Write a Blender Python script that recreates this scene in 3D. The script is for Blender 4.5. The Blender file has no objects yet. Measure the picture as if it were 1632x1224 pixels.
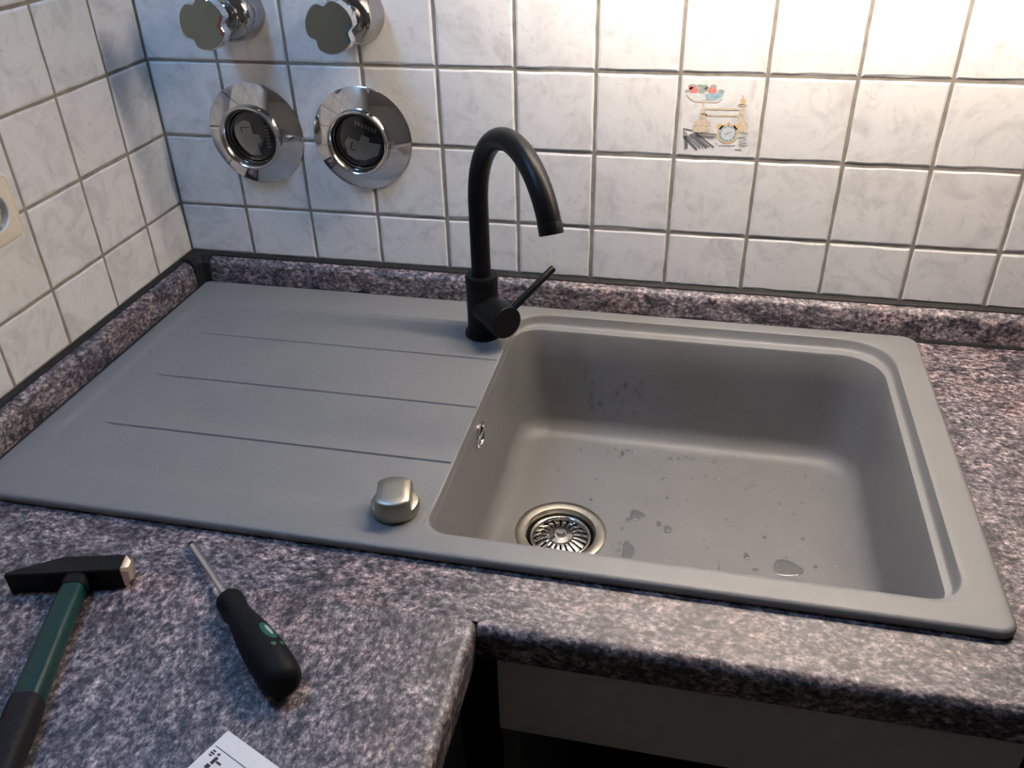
import bpy, bmesh, math, random
from mathutils import Vector, Matrix
random.seed(7)
S = bpy.context.scene
C = S.collection
R = math.radians

# ------------------------------------------------------------------ camera
cam_d = bpy.data.cameras.new('camera')
cam_d.sensor_fit = 'HORIZONTAL'; cam_d.sensor_width = 36.0
cam_d.lens = 1377.22 / 1632 * 36.0
cam_d.clip_start = 0.02
cam = bpy.data.objects.new('camera', cam_d); C.objects.link(cam)
cam.location = (0.7364, -1.0742, 1.4546)
cam.rotation_euler = (1.00279, 0.0225168, 0.212773)
S.camera = cam

# ------------------------------------------------------------------ world, lamps, exposure
wd = bpy.data.worlds.new('world'); S.world = wd; wd.use_nodes = True
wd.node_tree.nodes['Background'].inputs[0].default_value = (0.55, 0.68, 1.0, 1)
wd.node_tree.nodes['Background'].inputs[1].default_value = 0.0

def area(name, loc, target, sx, sy, power, col, spread=180):
    l = bpy.data.lights.new(name, 'AREA'); l.shape = 'RECTANGLE'; l.size = sx; l.size_y = sy
    l.energy = power; l.color = col; l.spread = R(spread)
    o = bpy.data.objects.new(name, l); C.objects.link(o)
    o.location = loc
    o.rotation_euler = (Vector(target) - Vector(loc)).to_track_quat('-Z', 'Y').to_euler()
    return o
# cool light on the left wall above the worktop leg (the warm tube lamp is built further down with its housing)
area('cool_wall_lamp', (0.06, -0.51, 1.95), (0.40, -0.45, 0.9), 0.20, 0.20, 5.6, (0.25, 0.53, 1.0))

S.view_settings.view_transform = 'Standard'
S.view_settings.look = 'None'
S.view_settings.gamma = 1.0
S.view_settings.use_curve_mapping = False
S.view_settings.exposure = 0.0

# ------------------------------------------------------------------ materials
def nmat(name):
    m = bpy.data.materials.new(name); m.use_nodes = True
    nt = m.node_tree
    return m, nt, nt.nodes['Principled BSDF']
def mat(name, col, rough=0.5, metal=0.0, spec=0.5, **kw):
    m, nt, b = nmat(name)
    b.inputs['Base Color'].default_value = (*col, 1)
    b.inputs['Roughness'].default_value = rough
    b.inputs['Metallic'].default_value = metal
    b.inputs['Specular IOR Level'].default_value = spec
    for k, v in kw.items(): b.inputs[k].default_value = v
    return m
def node(nt, typ, **kw):
    n = nt.nodes.new(typ)
    for k, v in kw.items(): setattr(n, k, v)
    return n
def ramp(nt, stops, interp='LINEAR'):
    r = nt.nodes.new('ShaderNodeValToRGB'); cr = r.color_ramp; cr.interpolation = interp
    while len(cr.elements) < len(stops): cr.elements.new(0.5)
    for e, (p, c) in zip(cr.elements, stops):
        e.position = p; e.color = (*c, 1)
    return r
def noise(nt, vec, scale, detail=4, rough=0.55, dist=0.0):
    n = nt.nodes.new('ShaderNodeTexNoise')
    n.inputs['Scale'].default_value = scale; n.inputs['Detail'].default_value = detail
    n.inputs['Roughness'].default_value = rough; n.inputs['Distortion'].default_value = dist
    nt.links.new(vec, n.inputs['Vector'])
    return n
def mixc(nt, a, b, f, mode='MIX'):
    n = nt.nodes.new('ShaderNodeMix'); n.data_type = 'RGBA'; n.blend_type = mode
    for sock, val in ((n.inputs[6], a), (n.inputs[7], b), (n.inputs[0], f)):
        if hasattr(val, 'is_linked'): nt.links.new(val, sock)
        elif isinstance(val, tuple): sock.default_value = (*val, 1)
        else: sock.default_value = val
    return n.outputs[2]
def bump(nt, height, strength, dist, b):
    n = nt.nodes.new('ShaderNodeBump'); n.inputs['Strength'].default_value = strength
    n.inputs['Distance'].default_value = dist
    nt.links.new(height, n.inputs['Height']); nt.links.new(n.outputs[0], b.inputs['Normal'])

def tile_mat():
    m, nt, b = nmat('glazed_tile')
    geo = node(nt, 'ShaderNodeNewGeometry').outputs['Position']
    info = node(nt, 'ShaderNodeObjectInfo').outputs['Random']
    add = node(nt, 'ShaderNodeVectorMath', operation='ADD')
    mul = node(nt, 'ShaderNodeVectorMath', operation='SCALE'); mul.inputs[0].default_value = (3.7, 9.1, 5.3)
    nt.links.new(info, mul.inputs['Scale']); nt.links.new(geo, add.inputs[0]); nt.links.new(mul.outputs[0], add.inputs[1])
    v = add.outputs[0]
    n1 = noise(nt, v, 22, 6, 0.62, 1.2); n2 = noise(nt, v, 60, 5, 0.6, 2.0)
    r1 = ramp(nt, [(0.32, (0.64, 0.625, 0.605)), (0.50, (0.78, 0.765, 0.74)), (0.72, (0.83, 0.815, 0.79))])
    nt.links.new(n1.outputs[0], r1.inputs[0])
    r2 = ramp(nt, [(0.30, (0.86, 0.86, 0.86)), (0.43, (1, 1, 1))])
    nt.links.new(n2.outputs[0], r2.inputs[0])
    c = mixc(nt, r1.outputs[0], r2.outputs[0], 1.0, 'MULTIPLY')
    nt.links.new(c, b.inputs['Base Color'])
    b.inputs['Roughness'].default_value = 0.36
    n3 = noise(nt, v, 45, 3, 0.5, 0.5)
    bump(nt, n3.outputs[0], 0.25, 0.0012, b)
    return m
def grout_mat():
    m, nt, b = nmat('grout')
    v = node(nt, 'ShaderNodeNewGeometry').outputs['Position']
    n = noise(nt, v, 60, 5); r = ramp(nt, [(0.3, (0.19, 0.17, 0.14)), (0.7, (0.32, 0.285, 0.235))])
    nt.links.new(n.outputs[0], r.inputs[0]); nt.links.new(r.outputs[0], b.inputs['Base Color'])
    b.inputs['Roughness'].default_value = 0.9
    return m
def granite_mat(name, scale_vec):
    m, nt, b = nmat(name)
    v0 = node(nt, 'ShaderNodeNewGeometry').outputs['Position']
    w = noise(nt, v0, 7, 2, 0.5)                     # lets the grain wander
    wv = node(nt, 'ShaderNodeVectorMath', operation='SCALE'); wv.inputs['Scale'].default_value = 0.03
    nt.links.new(w.outputs['Color'], wv.inputs[0])
    ad = node(nt, 'ShaderNodeVectorMath', operation='ADD'); nt.links.new(v0, ad.inputs[0]); nt.links.new(wv.outputs[0], ad.inputs[1])
    def mapped(sv):
        mp = node(nt, 'ShaderNodeMapping'); mp.inputs['Scale'].default_value = sv
        nt.links.new(ad.outputs[0], mp.inputs['Vector']); return mp.outputs[0]
    v = mapped(scale_vec); vs = mapped(tuple(1 - (1-c)*0.55 for c in scale_vec))
    fine = noise(nt, vs, 215, 4, 0.64)
    speck = noise(nt, vs, 520, 2, 0.6)
    mid = noise(nt, v, 70, 4, 0.62, 0.4)
    vein = noise(nt, v, 42, 6, 0.68, 0.9)
    big = noise(nt, v, 12, 3, 0.6, 0.6)
    rf = ramp(nt, [(0.36, (0.020, 0.019, 0.026)), (0.46, (0.115, 0.105, 0.115)), (0.55, (0.245, 0.218, 0.222)), (0.67, (0.48, 0.42, 0.415))])
    nt.links.new(fine.outputs[0], rf.inputs[0])
    rs = ramp(nt, [(0.36, (0.50, 0.50, 0.52)), (0.50, (1, 1, 1)), (0.64, (1.35, 1.32, 1.30))])
    nt.links.new(speck.outputs[0], rs.inputs[0])
    rm = ramp(nt, [(0.37, (0.36, 0.36, 0.41)), (0.50, (0.88, 0.86, 0.88)), (0.64, (1.28, 1.18, 1.17))])
    nt.links.new(mid.outputs[0], rm.inputs[0])
    # thin dark cracks where the vein noise crosses its middle value
    sb = node(nt, 'ShaderNodeMath', operation='SUBTRACT'); nt.links.new(vein.outputs[0], sb.inputs[0]); sb.inputs[1].default_value = 0.5
    ab = node(nt, 'ShaderNodeMath', operation='ABSOLUTE'); nt.links.new(sb.outputs[0], ab.inputs[0])
    rv = ramp(nt, [(0.0, (0.42, 0.41, 0.44)), (0.018, (0.75, 0.74, 0.76)), (0.04, (1, 1, 1))]); nt.links.new(ab.outputs[0], rv.inputs[0])
    rb = ramp(nt, [(0.35, (0.82, 0.84, 0.90)), (0.5, (1, 1, 1)), (0.66, (1.18, 1.03, 0.98))])
    nt.links.new(big.outputs[0], rb.inputs[0])
    c = rf.outputs[0]
    for o_ in (rs, rm, rv, rb): c = mixc(nt, c, o_.outputs[0], 1.0, 'MULTIPLY')
    nt.links.new(c, b.inputs['Base Color'])
    b.inputs['Roughness'].default_value = 0.45
    return m
def composite_mat():
    m, nt, b = nmat('grey_composite')
    v = node(nt, 'ShaderNodeNewGeometry').outputs['Position']
    f = noise(nt, v, 1400, 2, 0.6); g = noise(nt, v, 14, 4, 0.6)
    r = ramp(nt, [(0.30, (0.143, 0.144, 0.145)), (0.5, (0.174, 0.175, 0.177)), (0.72, (0.214, 0.214, 0.215))])
    nt.links.new(f.outputs[0], r.inputs[0])
    r2 = ramp(nt, [(0.3, (0.95, 0.95, 0.95)), (0.7, (1.04, 1.04, 1.04))]); nt.links.new(g.outputs[0], r2.inputs[0])
    nt.links.new(mixc(nt, r.outputs[0], r2.outputs[0], 1.0, 'MULTIPLY'), b.inputs['Base Color'])
    b.inputs['Roughness'].default_value = 0.46
    b.inputs['Specular IOR Level'].default_value = 0.5
    bump(nt, f.outputs[0], 0.10, 0.0004, b)
    return m
def steel_mat(name, col, rough, wear=0.0):
    m, nt, b = nmat(name)
    v = node(nt, 'ShaderNodeNewGeometry').outputs['Position']
    n = noise(nt, v, 90, 4, 0.6)
    r = ramp(nt, [(0.3, tuple(c * 0.86 for c in col)), (0.7, col)]); nt.links.new(n.outputs[0], r.inputs[0])
    nt.links.new(r.outputs[0], b.inputs['Base Color'])
    b.inputs['Metallic'].default_value = 1.0; b.inputs['Roughness'].default_value = rough
    return m
def rubber_mat(name, col, rough, nscale=300, amt=0.25, spec=0.4):
    m, nt, b = nmat(name)
    v = node(nt, 'ShaderNodeNewGeometry').outputs['Position']
    n = noise(nt, v, nscale, 3)
    r = ramp(nt, [(0.3, tuple(c * (1 - amt) for c in col)), (0.7, tuple(c * (1 + amt) for c in col))])
    nt.links.new(n.outputs[0], r.inputs[0]); nt.links.new(r.outputs[0], b.inputs['Base Color'])
    b.inputs['Roughness'].default_value = rough; b.inputs['Specular IOR Level'].default_value = spec
    return m

TILE = tile_mat(); GROUT = grout_mat()
PAINT = rubber_mat('wall_paint', (0.58, 0.57, 0.55), 0.8, 20, 0.05)
GRAN_X = granite_mat('granite_laminate_along', (0.50, 1.0, 1.0))
GRAN_Y = granite_mat('granite_laminate_across', (1.0, 0.50, 1.0))
SINK = composite_mat()
CHROME = steel_mat('chrome', (0.80, 0.80, 0.80), 0.07)
CHROME_SOFT = steel_mat('worn_chrome', (0.66, 0.63, 0.59), 0.13)
CHROME_DARK = steel_mat('dull_chrome', (0.46, 0.44, 0.42), 0.12)
STEEL = steel_mat('brushed_steel', (0.56, 0.52, 0.44), 0.34)
STEEL_FACE = steel_mat('bare_steel', (0.78, 0.64, 0.50), 0.38)
SHAFT = steel_mat('satin_steel', (0.72, 0.72, 0.72), 0.28)
BLACK = rubber_mat('matt_black', (0.0040, 0.0042, 0.0048), 0.38, 400, 0.15, 0.16)
BLACK_PAINT = rubber_mat('black_lacquer', (0.0040, 0.0040, 0.0052), 0.40, 200, 0.3, 0.2)
RUBBER = rubber_mat('black_rubber', (0.0060, 0.0066, 0.0075), 0.55, 500, 0.3, 0.12)
GRIP = rubber_mat('dark_grey_grip', (0.013, 0.012, 0.014), 0.6, 300, 0.3, 0.14)
GREEN = rubber_mat('dark_green_plastic', (0.0018, 0.030, 0.027), 0.40, 80, 0.2, 0.3)
GREEN_LIGHT = rubber_mat('green_inlay', (0.004, 0.075, 0.055), 0.45, 80, 0.2, 0.3)
SEAL = rubber_mat('dark_grey_seal', (0.020, 0.0195, 0.0185), 0.6, 200, 0.3, 0.2)
CREAM = rubber_mat('cream_plastic', (0.80, 0.71, 0.56), 0.35, 50, 0.04)
INSERT = rubber_mat('white_insert', (0.68, 0.70, 0.68), 0.35, 50, 0.04)
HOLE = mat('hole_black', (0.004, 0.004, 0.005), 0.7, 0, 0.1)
WHITE_PANEL = rubber_mat('white_panel', (0.42, 0.41, 0.39), 0.5, 30, 0.04)
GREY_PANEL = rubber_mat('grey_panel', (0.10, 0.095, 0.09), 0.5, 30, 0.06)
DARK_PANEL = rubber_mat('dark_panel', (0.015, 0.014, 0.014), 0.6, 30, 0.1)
PAPER = rubber_mat('paper_white', (0.80, 0.80, 0.80), 0.8, 200, 0.02)
INK = rubber_mat('ink', (0.03, 0.03, 0.035), 0.7, 200, 0.1)
INK_GREY = rubber_mat('grey_ink', (0.30, 0.30, 0.32), 0.7, 200, 0.1)
def film_mat(name, ior, tint):
    m, nt, b = nmat(name); nt.nodes.remove(b)
    fr = node(nt, 'ShaderNodeFresnel'); fr.inputs['IOR'].default_value = ior
    tr = node(nt, 'ShaderNodeBsdfTransparent'); tr.inputs[0].default_value = (*tint, 1)
    gl = node(nt, 'ShaderNodeBsdfGlossy'); gl.inputs['Roughness'].default_value = 0.03
    mx = node(nt, 'ShaderNodeMixShader')
    nt.links.new(fr.outputs[0], mx.inputs[0]); nt.links.new(tr.outputs[0], mx.inputs[1]); nt.links.new(gl.outputs[0], mx.inputs[2])
    nt.links.new(mx.outputs[0], nt.nodes['Material Output'].inputs[0])
    return m
WATER = film_mat('water', 1.50, (0.86, 0.87, 0.88))
GLASS = film_mat('clear_glass', 1.45, (0.95, 0.96, 0.97))
FLOORM = rubber_mat('floor_tile', (0.16, 0.13, 0.11), 0.4, 12, 0.2)

# ------------------------------------------------------------------ helpers
def obj(name, bm, m, parent=None, smooth=True, angle=35, loc=None, rot=None):
    me = bpy.data.meshes.new(name)
    bmesh.ops.recalc_face_normals(bm, faces=bm.faces[:])
    bm.to_mesh(me); bm.free()
    for x in (m if isinstance(m, (list, tuple)) else [m]): me.materials.append(x)
    if smooth:
        me.shade_smooth(); me.set_sharp_from_angle(angle=R(angle))
    o = bpy.data.objects.new(name, me); C.objects.link(o)
    if parent: o.parent = parent
    if loc: o.location = loc
    if rot: o.rotation_euler = rot
    return o
def thing(name, label, cat, loc=(0, 0, 0), rot=(0, 0, 0), group=None):
    o = bpy.data.objects.new(name, None); C.objects.link(o)
    o.empty_display_size = 0.02
    o.location = loc; o.rotation_euler = rot
    o['label'] = label; o['category'] = cat
    if group: o['group'] = group
    return o
def tag(o, label, cat, group=None):
    o['label'] = label; o['category'] = cat
    if group: o['group'] = group
    return o
def struct(o):
    o['kind'] = 'structure'; return o
def box(bm, x0, x1, y0, y1, z0, z1, bev=0.0, seg=1, mi=0):
    vs = [bm.verts.new(p) for p in ((x0,y0,z0),(x1,y0,z0),(x1,y1,z0),(x0,y1,z0),(x0,y0,z1),(x1,y0,z1),(x1,y1,z1),(x0,y1,z1))]
    fs = [bm.faces.new([vs[i] for i in f]) for f in ((0,3,2,1),(4,5,6,7),(0,1,5,4),(1,2,6,5),(2,3,7,6),(3,0,4,7))]
    for f in fs: f.material_index = mi
    if bev:
        es = list({e for f in fs for e in f.edges})
        bmesh.ops.bevel(bm, geom=es, offset=bev, segments=seg, profile=0.5, affect='EDGES')
def ring(bm, pts): return [bm.verts.new(p) for p in pts]
def bridge(bm, a, b, closed=True, mi=0):
    n = len(a)
    for i in range(n if closed else n - 1):
        j = (i + 1) % n
        try: bm.faces.new((a[i], a[j], b[j], b[i])).material_index = mi
        except ValueError: pass
def cap(bm, a, mi=0):
    f = bm.faces.new(a); f.material_index = mi
def frame_of(d):
    d = Vector(d).normalized()
    up = Vector((0, 0, 1)) if abs(d.z) < 0.9 else Vector((1, 0, 0))
    x = d.cross(up).normalized(); y = x.cross(d).normalized()
    return x, y, d
def lathe(bm, prof, origin=(0,0,0), axis=(0,0,1), n=40, c0=True, c1=True, mi=0, sq=1.0):
    """prof: list of (radius, height along axis)"""
    X, Y, D = frame_of(axis); o = Vector(origin); prev = None; first = None
    for r, h in prof:
        cur = ring(bm, [o + D*h + X*(r*math.cos(2*math.pi*i/n)) + Y*(r*sq*math.sin(2*math.pi*i/n)) for i in range(n)])
        if prev: bridge(bm, prev, cur, mi=mi)
        else: first = cur
        prev = cur
    if c0: cap(bm, first[::-1], mi)
    if c1: cap(bm, prev, mi)
def tube(bm, pts, rad, n=28, mi=0):
    pts = [Vector(p) for p in pts]; prev = None; first = None
    d0 = (pts[1]-pts[0]).normalized(); X, Y, _ = frame_of(d0)
    for i, p in enumerate(pts):
        d = (pts[min(i+1, len(pts)-1)] - pts[max(i-1, 0)]).normalized()
        X = (X - d*X.dot(d)).normalized(); Y = d.cross(X)
        r = rad[i] if isinstance(rad, (list, tuple)) else rad
        cur = ring(bm, [p + X*(r*math.cos(2*math.pi*k/n)) + Y*(r*math.sin(2*math.pi*k/n)) for k in range(n)])
        if prev: bridge(bm, prev, cur, mi=mi)
        else: first = cur
        prev = cur
    cap(bm, first[::-1], mi); cap(bm, prev, mi)
def extrude_profile(bm, prof, axis, a, b, mi=0):
    """prof (u,z) swept along axis 'x' or 'y' from a to b"""
    def P(t, u, z): return (t, u, z) if axis == 'x' else (u, t, z)
    r0 = ring(bm, [P(a, u, z) for u, z in prof]); r1 = ring(bm, [P(b, u, z) for u, z in prof])
    bridge(bm, r0, r1, mi=mi); cap(bm, r0[::-1], mi); cap(bm, r1, mi)
def sstep(t):
    t = max(0.0, min(1.0, t)); return t*t*(3 - 2*t)

# ------------------------------------------------------------------ the room
ZC, ZS = 0.890, 0.900               # worktop top, sink rim top
TOPT = 1.41                         # top of the tiling
bm = bmesh.new()
box(bm, -0.12, 2.8, 0.0011, 0.12, 0.0, TOPT, mi=0); box(bm, -0.12, 2.8, 0.0011, 0.12, TOPT, 2.5, mi=1)
wall_back = struct(obj('wall_back', bm, [GROUT, PAINT], smooth=False))
bm = bmesh.new()
box(bm, -0.12, -0.0011, -3.0, 0.0010, 0.0, TOPT, mi=0); box(bm, -0.12, -0.0011, -3.0, 0.0010, TOPT, 2.5, mi=1)
wall_left = struct(obj('wall_left', bm, [GROUT, PAINT], smooth=False))
bm = bmesh.new(); box(bm, 2.8, 2.9, -3.0, 0.12, 0, 2.5); struct(obj('wall_right', bm, PAINT, smooth=False))
bm = bmesh.new(); box(bm, -0.12, 2.9, -3.1, -3.0, 0, 2.5); struct(obj('wall_front', bm, PAINT, smooth=False))
bm = bmesh.new(); box(bm, -0.12, 2.9, -3.1, 0.12, -0.1, 0.0); struct(obj('floor', bm, FLOORM, smooth=False))
bm = bmesh.new(); box(bm, -0.12, 2.9, -3.1, 0.12, 2.5, 2.6); struct(obj('ceiling', bm, PAINT, smooth=False))

def tile_mesh(w, h, seed):
    """tile with softly uneven edges, centre at origin, face towards -Y at y=0"""
    rnd = random.Random(seed); bm = bmesh.new(); n = 4
    def loop(ins, y, jit):
        pts = []
        hw, hh = w/2 - ins, h/2 - ins
        for sx, sz, ex, ez in ((-1,-1,1,-1),(1,-1,1,1),(1,1,-1,1),(-1,1,-1,-1)):
            for k in range(n):
                t = k/n
                j = 0 if k == 0 else rnd.uniform(-jit, jit)
                x = hw*(sx + (ex-sx)*t); z = hh*(sz + (ez-sz)*t)
                if sx == ex: x += j
                else: z += j
                pts.append((x, y, z))
        return ring(bm, pts)
    a = loop(0, 0.0045, 0); b = loop(0.0003, 0.0009, 0.0005); c = loop(0.0028, 0.0, 0.0010)
    bridge(bm, a, b); bridge(bm, b, c); cap(bm, c)
    bmesh.ops.recalc_face_normals(bm, faces=bm.faces[:])
    me = bpy.data.meshes.new('tile'); bm.to_mesh(me); bm.free(); me.materials.append(TILE)
    return me
J = 0.0036
cache = {}
def place_tile(parent, x0, x1, z0, z1, left=False, key=None):
    w, h = x1-x0-J, z1-z0-J
    k = (round(w, 4), round(h, 4), random.randrange(6))
    if k not in cache: cache[k] = tile_mesh(w, h, len(cache)+3)
    o = bpy.data.objects.new('tile', cache[k]); C.objects.link(o); o.parent = parent
    cx, cz = (x0+x1)/2, (z0+z1)/2
    j = lambda a: random.uniform(-a, a)
    if left:
        o.location = (0.0 + j(0.0003), -cx, cz); o.rotation_euler = (j(0.004), 0, R(90) + j(0.004))
    else:
        o.location = (cx, 0.0 + j(0.0003), cz); o.rotation_euler = (j(0.004), j(0.003), j(0.004))
    return o
rows = [0.935, 1.01, 1.11, 1.21, 1.31, TOPT]
cols = [-0.0006, 0.1023] + [0.1023 + 0.1*i for i in range(1, 14)]
decor_tile = None
for a, b in zip(cols[:-1], cols[1:]):
    for c, d in zip(rows[:-1], rows[1:]):
        t = place_tile(wall_back, a, b, c, d)
        if abs(a - 0.7023) < 1e-3 and c == 1.11: decor_tile = t; t.rotation_euler = (0, 0, 0); t.location.y = 0
lc = [-0.0006, 0.0888] + [0.0888 + 0.1*i for i in range(1, 11)]
for a, b in zip(lc[:-1], lc[1:]):
    for c, d in zip(rows[:-1], rows[1:]):
        place_tile(wall_left, a, b, c, d, left=True)
decor_tile['label'] = 'tile printed with fruit scales and an alarm clock'

# printed motif of the decor tile: fruit bowl on kitchen scales, alarm clock, table edge (mm on the tile)
def pm(name, r, g, b): return rubber_mat(name, (r, g, b), 0.4, 300, 0.18)
P_RED = pm('print_red', 0.68, 0.26, 0.22); P_GRN = pm('print_green', 0.36, 0.40, 0.35); P_BLU = pm('print_blue', 0.34, 0.50, 0.56)
P_WHT = pm('print_white', 0.70, 0.72, 0.68); P_TAN = pm('print_tan', 0.66, 0.56, 0.43); P_TAN2 = pm('print_ochre', 0.52, 0.40, 0.27)
P_GOLD = pm('print_gold', 0.70, 0.50, 0.24); P_BLK = pm('print_black', 0.16, 0.15, 0.145); P_FACE = pm('print_clock_face', 0.62, 0.66, 0.66)
motif = [0]
def print_part(name, polys, m):
    bm = bmesh.new(); y = -0.00012 - 0.00002*motif[0]; motif[0] += 1
    for p in polys: cap(bm, ring(bm, [(x/1000, y, z/1000) for x, z in p]))
    o = obj(name, bm, m, decor_tile, smooth=False); return o
def ell(cx, cz, rx, rz, n=20, a0=0, a1=360):
    return [(cx + rx*math.cos(R(a0+(a1-a0)*i/n)), cz + rz*math.sin(R(a0+(a1-a0)*i/n))) for i in range(n if a1-a0 == 360 else n+1)]
def line(x0, z0, x1, z1, w):
    dx, dz = x1-x0, z1-z0; l = math.hypot(dx, dz); nx, nz = -dz/l*w/2, dx/l*w/2
    return [(x0+nx, z0+nz), (x0-nx, z0-nz), (x1-nx, z1-nz), (x1+nx, z1+nz)]
print_part('printed_leaves', [ell(-34.8,36.2,5,2.6), ell(-26.1,36.6,4,2), ell(-20,36,3.2,2.6), ell(-10.5,36.6,4,2.4), ell(-40.5,30.2,3,2), ell(-1.2,31.2,4,2.3), ell(-23.5,31.2,5,3.6), ell(-17,33.5,3,2.6)], P_GRN)
print_part('printed_fruit', [ell(-33.2,31.8,5.4,4.6), ell(-11.3,31.6,5.2,4.4), ell(-37,34.5,2.6,2.2)], P_RED)
print_part('printed_bowl', [[(-42.5,28.4),(-37.7,24.4),(-29,21.2),(-17,20.3),(-17,28.2)]], P_WHT)
print_part('printed_bowl', [[(-19.3,28.1),(-17,20.3),(-7,20.8),(0.5,24.9),(2.6,30.0)]], P_BLU)
print_part('printed_saucer', [line(-41,25.6,-36.5,21.4,.9), line(-36.5,21.4,-30,18.2,1.1), line(-30,18.2,-5,18.2,1.2), line(-5,18.2,1,22.5,1.0)], P_TAN2)
print_part('printed_scales', [line(-20.5,22,-20,12,2.4), ell(-19.6,7.6,3.1,4.4), line(-18,10.4,22.5,11.2,2.4), line(-17,2.9,22,3.6,2.2), ell(25.6,8.6,3.6,5.0), [(-24.3,4.6),(-15,4.8),(-14.8,-1.4),(-9.6,-6),(-8.7,-10.4),(-9.9,-18.0),(-29,-18),(-30.7,-10),(-29.6,-6),(-24,-1.6)], [(21.6,4.2),(29,4.4),(29,-1.4),(33.6,-6),(35,-10),(34.4,-16),(22,-16)], ell(25.2,15.6,6.2,1.5), [(20.6,16),(30,16.4),(28,19.4),(22,19.2)]], P_TAN)
print_part('printed_shading', [line(-18,9.4,22.5,10.1,.6), line(-17,2.0,22,2.7,.6), line(-30.3,-10.2,-8.8,-10.2,.8), line(-24.2,1.8,-15,1.9,.7), line(-24.2,-1,-15,-1,.7), line(-28.6,-17.6,-10,-17.6,.7), line(19.6,14.8,31,15.0,.6), line(29,-1.3,35,-9,.7)], P_TAN2)
print_part('printed_finial', [ell(25.2,21.4,3.4,3.0), ell(1.8,-10,4.2,3.4), ell(21.4,-9.6,4.0,3.4), ell(11.8,-18.2,12.4,12.0,28)], P_GOLD)
print_part('printed_finial', [line(24.9,24,24.6,27.6,1.0), ell(11.9,-6.5,1.2,2.0)], P_TAN2)
print_part('printed_dial', [ell(11.8,-18.2,10.2,9.9,28)], P_BLU)
print_part('printed_dial', [ell(12.2,-18.0,8.2,7.9,28)], P_FACE)
print_part('printed_hands', [line(11.8,-18.2,15.8,-15.8,.8), line(11.8,-18.2,9.5,-19.2,.8)] + [ell(11.8+9*math.cos(R(k*30)), -18.2+8.7*math.sin(R(k*30)), .8, .8, 8) for k in range(12)], P_BLK)
tb = []
rt = random.Random(3)
for k in range(8):
    f = k/7
    tb.append(line(-40.5+13*f+rt.uniform(-.6,.6), -24+6.0*f, -24+20*f+rt.uniform(-1.5,1.5), -39+3.2*f+rt.uniform(-.8,.8), rt.uniform(.6,1.7)))
for k in range(4): tb.append(line(-41+k*1.5, -15-1.5*k, -40.4+k*1.2, -25-1.2*k, .7))
for k in range(3): tb.append(line(-38.6+k*1.6, -26-1.2*k, -37+k*1.2, -40+k*.9, 1.2))
for k in range(8): tb.append(line(25+rt.uniform(-1,2), -17.5-2.5*k, 36+rt.uniform(-4,1), -17.0-2.4*k, rt.uniform(.3,.8)))
for k in range(6): tb.append(line(-29+k+rt.uniform(0,3), -19.0-0.9*k, -2+rt.uniform(-4,1), -19.3-1.1*k, rt.uniform(.4,.9)))
tb += [line(-41.4,-14.2,-30,-16,1.2), line(22,-37.3,31,-37.4,.8), line(-2,-30.5,1,-31.5,.7), line(2,-33,22,-32.4,.8)]
print_part('printed_table', tb, P_BLK)

# ------------------------------------------------------------------ tube lamp above the sink (over the top of the frame)
def glow(name, col, strength):
    m = bpy.data.materials.new(name); m.use_nodes = True; nt = m.node_tree
    nt.nodes.remove(nt.nodes['Principled BSDF']); e = nt.nodes.new('ShaderNodeEmission')
    e.inputs[0].default_value = (*col, 1); e.inputs[1].default_value = strength
    nt.links.new(e.outputs[0], nt.nodes['Material Output'].inputs[0]); return m
tl = thing('tube_lamp', 'warm white tube lamp mounted on the wall above the sink', 'lamp', (0.895, 0, 1.520))
bm = bmesh.new(); lathe(bm, [(0.012, -0.365), (0.013, -0.362), (0.013, 0.362), (0.012, 0.365)], (0, -0.120, 0), (1, 0, 0), 16)
obj('tube', bm, glow('tube_glow', (1.0, 0.855, 0.725), 109.0), tl)
bm = bmesh.new(); box(bm, -0.39, 0.39, -0.16, -0.001, 0.024, 0.05, bev=0.003); obj('housing', bm, WHITE_PANEL, tl)
for sx in (-0.374, 0.374):
    bm = bmesh.new(); box(bm, sx-0.008, sx+0.008, -0.130, -0.100, -0.014, 0.025, bev=0.002); obj('tube_holder', bm, WHITE_PANEL, tl)

# ------------------------------------------------------------------ worktops, upstands, cabinets
def nose_profile(yb, yf, zt, zb, r=0.009, rb=0.006):
    p = [(yb, zb), (yb, zt)]
    for k in range(7):
        a = R(90 - 90*k/6); p.append((yf + r - r*math.cos(a), zt - r + r*math.sin(a)))
    for k in range(5):
        a = R(-90*k/4); p.append((yf + rb - rb*math.cos(a), zb + rb + rb*math.sin(a)))
    return p
YF, XF, ZB = -0.593, 0.588, 0.852
# run along the back wall: front part, right part and narrow frame around the sink cut-out
bm = bmesh.new()
YJ = -0.584                                    # joint with the leg
HX0, HX1, HY0, HY1 = 0.045, 1.008, -0.505, -0.042
extrude_profile(bm, nose_profile(HY0, YF, ZC, ZB), 'x', XF + 0.0002, 2.6)       # front strip with rounded nose
box(bm, 0.001, XF + 0.0001, YJ, HY0, ZB, ZC)
box(bm, 0.001, HX0, HY0, -0.001, ZB, ZC); box(bm, HX0, HX1, HY1, -0.001, ZB, ZC); box(bm, HX1, 2.6, HY0, -0.001, ZB, ZC)
top1 = tag(obj('worktop', bm, GRAN_X, angle=30), 'mottled grey and pink stone-look worktop the grey sink is set into', 'worktop')
bm = bmesh.new()
prof = [(-u, z) for u, z in nose_profile(-0.001, -XF, ZC, ZB)]
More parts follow.
